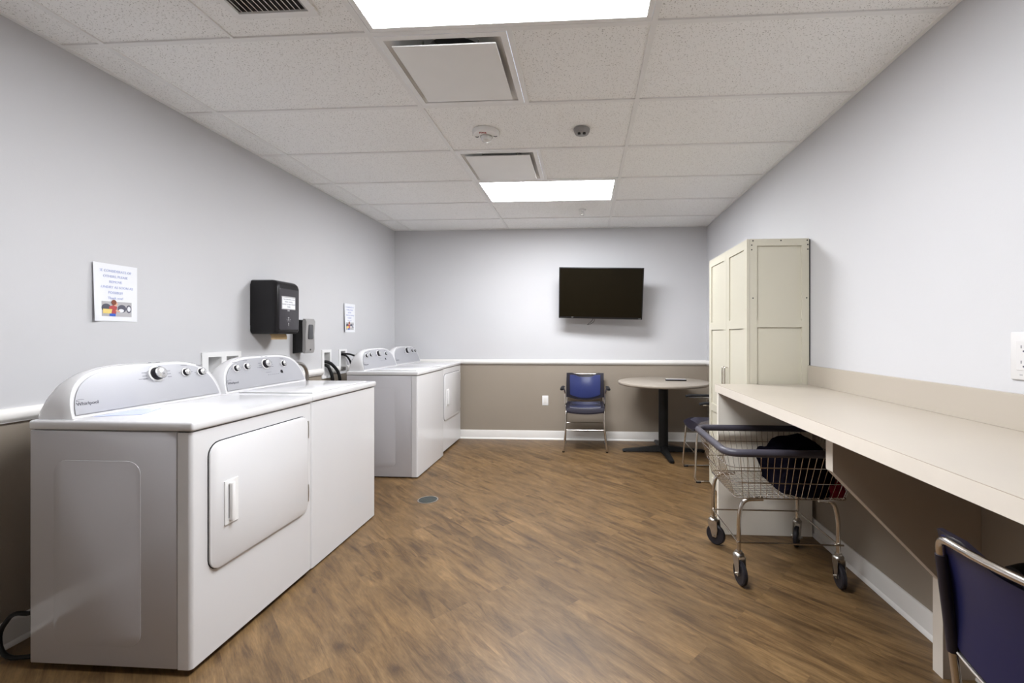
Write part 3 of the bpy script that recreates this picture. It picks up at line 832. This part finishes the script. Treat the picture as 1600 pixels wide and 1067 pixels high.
# ================================================================= BACK WALL
# television on a tilting arm
t = thing('television', 'black flat-screen television hung on the back wall', 'television', (0.190, 5.105, 1.752))
tilt = math.radians(10)
t.rotation_euler = (tilt, math.radians(1.5), math.radians(-2.5))
tw, th_ = 0.965, 0.590
mb = MB(); mb.box(M['black'], -tw / 2, tw / 2, 0.0, 0.035, -th_ / 2, th_ / 2, 0.004)
mb.box(M['black'], -tw / 2 + 0.12, tw / 2 - 0.12, 0.03, 0.07, -th_ / 2 + 0.06, th_ / 2 - 0.12, 0.01); mb.build('casing', t)
mb = MB(); mb.box(M['screen'], -tw / 2 + 0.012, tw / 2 - 0.012, -0.001, 0.002, -th_ / 2 + 0.022, th_ / 2 - 0.012); mb.build('screen', t)
mb = MB(); mb.box(M['grey_soap'], -tw / 2 + 0.15, -tw / 2 + 0.172, -0.0015, 0.0, -th_ / 2 + 0.010, -th_ / 2 + 0.018)
mb.box(M['grey_soap'], tw / 2 - 0.045, tw / 2 - 0.015, -0.0015, 0.0, -th_ / 2 + 0.008, -th_ / 2 + 0.013); mb.build('badges', t)
mb = MB()
R = (Matrix.Rotation(-tilt, 3, 'X'))
for sx in (-0.12, 0.12): mb.box(M['black_matte'], sx - 0.02, sx + 0.02, 0.065, 0.085, -0.18, 0.18)
mb.box(M['black_matte'], -0.14, 0.14, 0.08, 0.10, -0.03, 0.03)
mb.box(M['black_matte'], -0.05, 0.05, 0.10, 0.262, -0.025, 0.025, mtx=Matrix.Rotation(-tilt, 4, 'X'))
mb.build('wall_mount', t)
mb = MB()
cp = [(-0.070, 0.05, -0.27), (-0.078, 0.05, -0.30), (-0.110, 0.045, -0.345), (-0.155, 0.04, -0.378), (-0.118, 0.04, -0.368), (-0.072, 0.045, -0.340), (-0.060, 0.05, -0.30), (-0.065, 0.05, -0.27)]
mb.tube(M['black'], fillet(cp, 0.02, 4), 0.0028, n=6); mb.build('cable_loop', t)

# blank wall plate
t = thing('wall_plate', 'small white outlet plate low on the back wall', 'wall plate', (-0.473, YB, 0.476))
mb = MB(); mb.box(M['hplastic'], -0.037, 0.037, -0.006, -0.0003, -0.06, 0.06, 0.003); mb.build('plate', t)
mb = MB(); mb.box(M['trim'], -0.017, 0.017, -0.008, -0.005, -0.034, 0.034, 0.001); mb.build('socket_face', t)

# round table
t = thing('round_table', 'round taupe laminate table on a black pedestal', 'table', (0.862, 4.882, 0))
mb = MB(); mb.lathe(M['tabletop'], [(0, 0.740), (0.478, 0.740), (0.486, 0.744), (0.490, 0.752), (0.490, 0.762), (0.486, 0.769), (0.478, 0.772), (0, 0.772)], n=72); mb.build('tabletop', t)
mb = MB(); mb.cyl(M['table_base'], (0, 0, 0.05), (0, 0, 0.735), 0.052, n=32); mb.box(M['table_base'], -0.12, 0.12, -0.12, 0.12, 0.728, 0.740, 0.003)
mb.build('pedestal', t)
mb = MB()
for k in range(4):
    a = PI / 2 * k + 0.02
    m4 = Matrix.Rotation(a, 4, 'Z')
    tb = bmesh.new()
    secs = [(0.0, 0.045, 0.010, 0.075), (0.10, 0.040, 0.012, 0.066), (0.28, 0.032, 0.012, 0.045), (0.42, 0.030, 0.010, 0.034), (0.445, 0.022, 0.012, 0.026)]
    rs = [[tb.verts.new(c) for c in ((x, -h_, z0), (x, h_, z0), (x, h_ * 0.7, z1), (x, -h_ * 0.7, z1))] for x, h_, z0, z1 in secs]
    for A, B in zip(rs, rs[1:]):
        for i in range(4): tb.faces.new([A[i], A[(i + 1) % 4], B[(i + 1) % 4], B[i]])
    tb.faces.new(rs[0][::-1]); tb.faces.new(rs[-1]); bmesh.ops.recalc_face_normals(tb, faces=tb.faces)
    bmesh.ops.bevel(tb, geom=tb.edges[:], offset=0.004, segments=2, affect='EDGES')
    mb.merge(tb, M['table_base'], m4)
    p = m4 @ Vector((0.425, 0, 0)); mb.cyl(M['table_base'], (p.x, p.y, 0), (p.x, p.y, 0.014), 0.014, n=12)
mb.build('cross_base', t)
# device on the table
t = thing('remote_control', 'slim black and silver remote control lying on the round table', 'remote control', (1.005, 4.93, 0.772), -0.10)
mb = MB(); mb.box(M['black'], -0.112, 0.112, -0.030, 0.030, 0.002, 0.016, 0.004); mb.build('remote_body', t)
mb = MB(); mb.box(M['hplastic'], -0.105, 0.108, -0.026, 0.026, 0.016, 0.020, 0.002); mb.build('top_face', t)

# ================================================================= CHAIRS
def make_chair(label):
    t = thing('stacking_chair', label, 'chair', group='blue stacking chairs with chrome sled frames')
    # local: faces -y, x across
    for s in (-1, 1):
        mb = MB()
        mb.tube(M['chrome'], fillet([(s * 0.208, 0.16, 0.452), (s * 0.208, -0.205, 0.452), (s * 0.212, -0.222, 0.25), (s * 0.236, -0.235, 0.010), (s * 0.236, 0.225, 0.010),
                                     (s * 0.214, 0.245, 0.45)], [0, 0.045, 0.05, 0.035, 0.045, 0]), 0.0095, n=10)
        l = mb.build('sled_leg', t)
        for y in (-0.205, 0.19):
            mb = MB(); mb.box(M['black_matte'], s * 0.236 - 0.012, s * 0.236 + 0.012, y - 0.02, y + 0.02, 0.0, 0.014, 0.003)
            mb.build('glide', l)
    mb = MB()
    mb.tube(M['chrome'], [(-0.212, -0.222, 0.245), (0.212, -0.222, 0.245)], 0.0045, n=8)
    mb.tube(M['chrome'], [(-0.22, 0.235, 0.235), (0.22, 0.235, 0.235)], 0.0045, n=8)
    mb.build('stretcher', t)
    def tubey(z): return 0.245 + (z - 0.44) / 0.38 * 0.055
    for s in (-1, 1):
        mb = MB(); mb.tube(M['shell'], [(s * 0.2136, 0.2455 + 0.0125, 0.535), (s * 0.2122, tubey(0.765), 0.765)], 0.0118, n=10); mb.build('post_sleeve', t)
    mb = MB()
    mb.tube(M['chrome'], fillet([(-0.214, 0.245, 0.445), (-0.212, tubey(0.806), 0.806), (-0.10, tubey(0.815) + 0.024, 0.806), (0.10, tubey(0.815) + 0.024, 0.806), (0.212, tubey(0.806), 0.806), (0.214, 0.245, 0.445)], [0, 0.03, 0.1, 0.1, 0.03, 0], 6), 0.0095, n=10)
    mb.build('back_tube', t)
    # backrest shell, curved, with a slot under the tube
    def back(u, v, d=0.0, ins=0.0):
        x = (u - 0.5) * 2
        wd = (0.221 - ins) * (1 - 0.02 * (1 - v) ** 2)
        zt = 0.821 - 0.026 * max(0, 1 - (x / 0.66) ** 4) - ins * 0.6
        zb = 0.545 - 0.045 * (1 - x * x) + ins * 0.6
        z = zb + (zt - zb) * v
        y = 0.228 + (z - 0.44) / 0.38 * 0.055 + 0.028 * (1 - x * x) - 0.010 * math.sin(v * PI) + max(0, ins - 0.02) * 0
        return Vector((x * wd, y + d, z))
    def shell(m, ins, d0, d1, nm):
        mb = MB(); tb = bmesh.new(); nu, nv = 20, 12
        A = [[tb.verts.new(back(i / nu, j / nv, d0, ins)) for j in range(nv + 1)] for i in range(nu + 1)]
        B = [[tb.verts.new(back(i / nu, j / nv, d1, ins)) for j in range(nv + 1)] for i in range(nu + 1)]
        for i in range(nu):
            for j in range(nv):
                tb.faces.new([A[i][j], A[i + 1][j], A[i + 1][j + 1], A[i][j + 1]]); tb.faces.new([B[i][j], B[i][j + 1], B[i + 1][j + 1], B[i + 1][j]])
        for i in range(nu):
            tb.faces.new([A[i][0], B[i][0], B[i + 1][0], A[i + 1][0]]); tb.faces.new([A[i][nv], A[i + 1][nv], B[i + 1][nv], B[i][nv]])
        for j in range(nv):
            tb.faces.new([A[0][j], A[0][j + 1], B[0][j + 1], B[0][j]]); tb.faces.new([A[nu][j], B[nu][j], B[nu][j + 1], A[nu][j + 1]])
        bmesh.ops.recalc_face_normals(tb, faces=tb.faces)
        mb.merge(tb, m); return mb.build(nm, t)
    shell(M['shell'], 0.0, -0.006, 0.010, 'backrest_shell')
    shell(M['vinyl'], 0.040, -0.013, -0.004, 'back_pad')
    shell(M['vinyl_dark'], 0.014, 0.008, 0.016, 'back_cover')
    mb = MB(); mb.tube(M['chrome'], [back(i / 16, 0.0, 0.012) for i in range(17)], 0.0048, n=8); mb.build('lower_rod', t)
    # seat
    def seat(u, v, top, ins=0.0):
        x = (u - 0.5) * 2; wd = 0.215 - ins
        y = -0.235 + ins + (0.44 - 2 * ins) * v
        z = 0.478 - 0.020 * (1 - x * x) * (0.4 + 0.6 * (1 - v)) - 0.030 * max(0, 1 - v * 5) ** 2 + 0.012 * max(0, v - 0.7) / 0.3
        r = 1 - 0.06 * max(0, 1 - v * 6) - 0.03 * max(0, v * 6 - 5)
        return Vector((x * wd * r, y, z + top))
    def seatshell(m, ins, d0, d1, nm):
        mb = MB(); tb = bmesh.new(); nu, nv = 18, 18
        A = [[tb.verts.new(seat(i / nu, j / nv, d0, ins)) for j in range(nv + 1)] for i in range(nu + 1)]
        B = [[tb.verts.new(seat(i / nu, j / nv, d1, ins)) for j in range(nv + 1)] for i in range(nu + 1)]
        for i in range(nu):
            for j in range(nv):
                tb.faces.new([A[i][j], A[i + 1][j], A[i + 1][j + 1], A[i][j + 1]]); tb.faces.new([B[i][j], B[i][j + 1], B[i + 1][j + 1], B[i + 1][j]])
            tb.faces.new([A[i][0], B[i][0], B[i + 1][0], A[i + 1][0]]); tb.faces.new([A[i][nv], A[i + 1][nv], B[i + 1][nv], B[i][nv]])
        for j in range(nv):
            tb.faces.new([A[0][j], A[0][j + 1], B[0][j + 1], B[0][j]]); tb.faces.new([A[nu][j], B[nu][j], B[nu][j + 1], A[nu][j + 1]])
        bmesh.ops.recalc_face_normals(tb, faces=tb.faces)
        mb.merge(tb, m); return mb.build(nm, t)
    seatshell(M['shell'], 0.0, -0.012, 0.004, 'seat_shell')
    seatshell(M['seat_navy'], 0.040, 0.002, 0.012, 'seat_pad')
    for s in (-1, 1):
        mb = MB()
        mb.tube(M['chrome'], fillet([(s * 0.222, 0.05, 0.455), (s * 0.232, 0.06, 0.62), (s * 0.245, 0.02, 0.668), (s * 0.252, -0.17, 0.672)], [0, 0.05, 0.04, 0]), 0.009, n=8)
        a = mb.build('arm', t)
        mb = MB(); mb.tube(M['black_matte'], [(s * 0.250, 0.04, 0.684), (s * 0.252, 0.0, 0.688), (s * 0.254, -0.16, 0.688), (s * 0.254, -0.20, 0.680)], 0.020, n=12, sy=0.55)
        mb.build('arm_pad', a)
    return t
ch = make_chair('blue-backed chrome chair standing alone against the back wall')
ch.location = (0.012, 5.02, 0)
dup(ch, (1.19, 4.12, 0), -PI / 2, 'blue chair half hidden behind the tall cabinet, beside the round table')
dup(ch, (1.158, 0.932, 0), PI / 2 + 0.20, 'blue chair pushed under the counter, cut off at the bottom right corner')

# ================================================================= RIGHT SIDE
CT = 0.956; CB = 0.905; CX = 0.855; CY1 = 2.944; CY0 = -0.4
mb = MB()
mb.box(M['cream_lam'], CX, XR - 0.001, CY0, CY1, CB, CT)
ctr = tag(mb.build('countertop', smooth=False), 'long cream laminate countertop along the right wall', 'countertop')
mb = MB(); mb.box(M['edgeband'], CX - 0.002, CX, CY0, CY1, CB + 0.001, CT - 0.0016); mb.box(M['bracket'], CX - 0.0015, CX - 0.0002, CY0, CY1, CT - 0.0016, CT - 0.0004); mb.build('front_edge', ctr, smooth=False)
mb = MB(); mb.box(M['cream_lam'], XR - 0.022, XR - 0.001, CY0, CY1 + 0.004, CT, 1.078, 0.001, 1)
mb.build('backsplash', ctr, smooth=False)
# end panel
mb = MB(); mb.box(M['panel_cream'], CX + 0.002, XR - 0.024, 2.885, 2.915, 0.0, CB, 0.001, 1)
tag(mb.build('counter_end_panel', smooth=False), 'cream upright panel carrying the far end of the counter, behind the cart', 'panel')
# cut-away support bracket
t = thing('counter_bracket', 'taupe cut-away support panel under the counter with cream edges', 'bracket', (XR, 1.745, 0))
o = (-XR, -1.745, 0)
B_ = [(XR - 0.001, 0.0), (1.329, 0.0), (1.329, 0.355), (0.935, 0.760), (0.935, CB), (XR - 0.001, CB)]
mb = MB(); mb.prism(M['bracket'], B_, 'y', 1.722, 1.768); mb.build('panel', t, o, smooth=False)
mb = MB()
mb.box(M['edgeband'], 1.3265, 1.3285, 1.7215, 1.7685, 0.0, 0.355)
mb.box(M['edgeband'], 0.9325, 0.9345, 1.7215, 1.7685, 0.761, CB)
d = Vector((0.935 - 1.329, 0, 0.760 - 0.355)).normalized(); nrm = Vector((-d.z, 0, d.x))
a = Vector((1.329, 0, 0.355)); b_ = Vector((0.935, 0, 0.760))
mb.prism(M['edgeband'], [(a.x, a.z), (b_.x, b_.z), (b_.x + nrm.x * .002, b_.z + nrm.z * .002), (a.x + nrm.x * .002, a.z + nrm.z * .002)], 'y', 1.7215, 1.7685)
mb.build('edge_band', t, o, smooth=False)

# tall cabinet
KX0, KX1, KY0, KY1, KZ = 1.078, 1.452, 2.952, 3.822, 1.900
t = thing('storage_cabinet', 'tall cream storage cabinet with shaker doors against the right wall', 'cabinet', ((KX0 + KX1) / 2, (KY0 + KY1) / 2, 0))
o = (-(KX0 + KX1) / 2, -(KY0 + KY1) / 2, 0)
mb = MB(); mb.box(M['cabinet'], KX0 + 0.001, KX1, KY0 + 0.012, KY1, 0.0, KZ, 0.001, 1); mb.build('carcass', t, o, smooth=False)
mb = MB()
def shaker(mb, u0, u1, v0, v1, st, mids, put):
    holes = []; zs = [v0 + st] + [z for m_ in mids for z in (m_ - st / 2, m_ + st / 2)] + [v1 - st]
    for a, b_ in zip(zs[::2], zs[1::2]): holes.append((u0 + st, u1 - st, a, b_))
    for c in cells(u0, u1, v0, v1, holes): put(*c, 0)
    for h in holes: put(*h, 1)
def put_side(a, b_, c, d, k): mb.box(M['cabinet'], a, b_, KY0 + (0.0105 if k else 0), KY0 + 0.0125, c, d)
shaker(mb, KX0 + 0.001, KX1, 0.0, KZ, 0.045, (0.68, 1.348), put_side)
mb.build('side_panel', t, o, smooth=False)
for x, z in ((KX0 + .02, KZ - .012), (KX0 + .012, KZ - .04), (KX0 + .012, KZ - .07), (KX1 - .012, KZ - .012), (KX1 - .008, KZ - .04), (KX1 - .008, KZ - .07), ((KX0 + KX1) / 2 + .01, KZ - .012), (KX0 + .02, 1.515), (KX1 - .015, 1.515)):
    mb = MB(); mb.cyl(M['knob_dark'], (x, KY0 - 0.001, z), (x, KY0 + 0.002, z), 0.0045, n=10)
    mb.build('screw', t, o)
ym = 3.372
for a, b_ in ((KY0 + 0.002, ym - 0.0015), (ym + 0.0015, KY1)):
    mb = MB()
    def put_door(u0, u1, v0, v1, k): mb.box(M['cabinet'], KX0 - (0.010 if k else 0.018), KX0, u0, u1, v0, v1)
    shaker(mb, a, b_, 0.03, KZ, 0.06, (0.68, 1.348), put_door)
    dr = mb.build('door', t, o, smooth=False)
    y = ym - 0.026 if a < ym - 0.1 else ym + 0.026
    mb = MB(); mb.tube(M['chrome'], fillet([(KX0 - 0.018, y, 1.035), (KX0 - 0.040, y, 1.035), (KX0 - 0.040, y, 0.905), (KX0 - 0.018, y, 0.905)], 0.018), 0.0055, n=10)
    mb.build('door_handle', dr, o)
mb = MB(); mb.box(M['black_matte'], KX1, XR - 0.001, KY0 + 0.006, KY1, 1.08, KZ - 0.004)  # black strip filling the gap between cabinet back and wall
mb.build('gap_strip', t, o, smooth=False)

# outlet above the counter
t = thing('wall_outlet', 'white double wall outlet above the counter, at the right edge', 'outlet', (XR, 1.525, 1.205))
mb = MB(); mb.box(M['plate'], -0.008, -0.0003, -0.082, 0.078, -0.080, 0.080, 0.003); mb.build('plate', t)
mb = MB()
for yc in (0.030, -0.035):
    mb.box(M['plate'], -0.0100, -0.0078, yc - 0.026, yc + 0.026, -0.048, 0.050, 0.001)
    for zc in (0.027, -0.024):
        for dy in (-0.008, 0.008): mb.box(M['ink_dark'], -0.0106, -0.0098, yc + dy - 0.0012, yc + dy + 0.0012, zc - 0.0015, zc + 0.0085)
        mb.cyl(M['ink_dark'], (-0.0106, yc, zc - 0.011), (-0.0098, yc, zc - 0.011), 0.003, n=10)
for yc in (0.04, 0.02, 0.0, -0.02, -0.04): mb.box(M['pic_grey'], -0.0086, -0.0079, yc - 0.005, yc + 0.005, -0.066, -0.061)
mb.build('socket_face', t, smooth=False)

# ---------------------------------------------------------------- laundry cart
t = thing('laundry_cart', 'chrome wire laundry cart on four casters, half under the counter', 'cart', (1.05, 2.55, 0))
o = (-1.05, -2.55, 0)
TX0, TX1, TY0, TY1, TZ = 0.700, 1.405, 2.225, 2.825, 0.690
BX0, BX1, BY0, BY1, BZ = 0.778, 1.335, 2.315, 2.780, 0.440
def ring(k, rr=0.06, nn=6):
    x0 = BX0 + (TX0 - BX0) * k; x1 = BX1 + (TX1 - BX1) * k; y0 = BY0 + (TY0 - BY0) * k; y1 = BY1 + (TY1 - BY1) * k
    z = BZ + (TZ - BZ) * k
    return [(x, y, z) for x, y in rrect(x0, x1, y0, y1, rr, nn)]
mb = MB()
for k, r in ((0.0, 0.0032), (0.36, 0.0026), (0.70, 0.0026)): mb.tube(M['chrome'], ring(k, 0.04 + 0.02 * k), r, n=6, closed=True)
def wire(p, q, r=0.0016): mb.tube(M['chrome'], [p, q], r, n=5)
nx, ny = 17, 14
def lerp(a, b_, t_): return a + (b_ - a) * t_
for i in range(nx + 1):
    u = (i + 0.5) / (nx + 1)
    for ty, by in ((TY0, BY0), (TY1, BY1)):
        wire((lerp(TX0 + .05, TX1 - .05, u), ty, TZ), (lerp(BX0 + .02, BX1 - .02, u), by, BZ))
    wire((lerp(BX0 + .02, BX1 - .02, u), BY0, BZ), (lerp(BX0 + .02, BX1 - .02, u), BY1, BZ))
for j in range(ny + 1):
    u = (j + 0.5) / (ny + 1)
    for tx, bx in ((TX0, BX0), (TX1, BX1)):
        wire((tx, lerp(TY0 + .05, TY1 - .05, u), TZ), (bx, lerp(BY0 + .02, BY1 - .02, u), BZ))
    wire((BX0, lerp(BY0 + .02, BY1 - .02, u), BZ), (BX1, lerp(BY0 + .02, BY1 - .02, u), BZ))
mb.build('wire_basket', t, o)
mb = MB(); mb.tube(M['bumper'], [(x, y, TZ + 0.004) for x, y, z in ring(1.0, 0.07)], 0.019, n=14, closed=True); 
bo = mb.build('rim_bumper', t, o); bo['label'] = 'dark grey rubber bumper'
casters = [(0.795, 2.330, -1, -1, 0.15), (0.790, 2.765, -1, 1, 0.75), (1.290, 2.330, 1, -1, -0.12), (1.290, 2.765, 1, 1, -0.6)]
for x, y, sx, sy, rot in casters:
    mb = MB()
    bx = BX0 if sx < 0 else BX1; by = BY0 if sy < 0 else BY1
    mb.tube(M['chrome'], fillet([(bx - sx * 0.14, by - sy * 0.02, BZ - 0.008), (x - sx * 0.02, y - sy * 0.005, BZ - 0.012), (x, y, BZ - 0.10), (x, y, 0.150)], [0, 0.05, 0.05, 0]), 0.0108, n=12)
    mb.build('leg', t, o)
    f = MB()
    f.lathe(M['steel'], [(0, 0.142), (0.024, 0.142), (0.027, 0.147), (0.024, 0.153), (0.016, 0.157), (0.016, 0.166), (0, 0.166)], c=(0, 0, 0), n=20)
    for s in (-1, 1):
        f.prism(M['steel'], [(-0.034, 0.145), (0.024, 0.145), (0.022, 0.115), (0.006, 0.085), (-0.006, 0.048), (-0.030, 0.048), (-0.040, 0.09)], 'x', s * 0.019 - 0.0015, s * 0.019 + 0.0015)
    f.box(M['steel'], -0.020, 0.020, -0.024, 0.024, 0.140, 0.144)
    f.cyl(M['steel'], (-0.030, -0.018, 0.060), (0.030, -0.018, 0.060), 0.005, n=10)
    W = MB()
    W.lathe(M['tyre'], [(0.040, -0.011), (0.054, -0.012), (0.060, -0.007), (0.060, 0.007), (0.054, 0.012), (0.040, 0.011)], c=(0, -0.018, 0.060), axis=(1, 0, 0), n=36)
    W.lathe(M['wheel_hub'], [(0, -0.013), (0.014, -0.013), (0.018, -0.006), (0.042, -0.009), (0.042, 0.009), (0.018, 0.006), (0.014, 0.013), (0, 0.013)], c=(0, -0.018, 0.060), axis=(1, 0, 0), n=30)
    m4 = Matrix.Translation((x, y, 0)) @ Matrix.Rotation(rot, 4, 'Z')
    cst = f.build('caster', t, o, mtx=m4)
    W.build('wheel', cst, o, mtx=m4)
mb = MB()
LZ = 0.212
for a, b_ in (((0.795, 2.33), (0.790, 2.765)), ((1.29, 2.33), (1.29, 2.765)), ((0.795, 2.33), (1.315, 2.33)), ((0.79, 2.765), (1.29, 2.765))):
    mb.tube(M['chrome'], [(a[0] - 0.006, a[1] - 0.014, LZ), (b_[0] - 0.006, b_[1] - 0.014, LZ)], 0.0045, n=8)
mb.build('lower_frame', t, o)

# garments in the cart
def heap(cx, cy, rx, ry, z0, h, seed, m, name, label, cat):
    mb = MB(); tb = bmesh.new(); bmesh.ops.create_icosphere(tb, subdivisions=5, radius=1)
    for v in tb.verts:
        p = v.co.copy()
        r = 1 + 0.18 * noise.noise(p * 1.6 + Vector((seed, 0, 0))) + 0.09 * abs(noise.noise(p * 4 + Vector((0, seed, 0)))) 
        sx = abs(p.x) ** 0.5 * (1 if p.x > 0 else -1); sy = abs(p.y) ** 0.5 * (1 if p.y > 0 else -1)
        z = max(p.z, -0.35)
        v.co = Vector((cx + sx * rx * r, cy + sy * ry * r, z0 + (z + 0.35) / 1.35 * h * r))
        v.co.x = min(max(v.co.x, cx - rx * 1.05), 1.345); v.co.y = min(max(v.co.y, BY0 + 0.012), BY1 - 0.012)
    mb.merge(tb, M[m]); return tag(mb.build(name), label, cat)
heap(1.178, 2.55, 0.150, 0.205, BZ + 0.004, 0.235, 3.1, 'cloth_black', 'garment_pile', 'bundle of black clothing filling the right half of the cart', 'clothes')
heap(1.290, 2.42, 0.05, 0.085, BZ + 0.005, 0.075, 8.2, 'cloth_red', 'red_garment', 'dark red cloth at the right end of the cart basket', 'clothes')
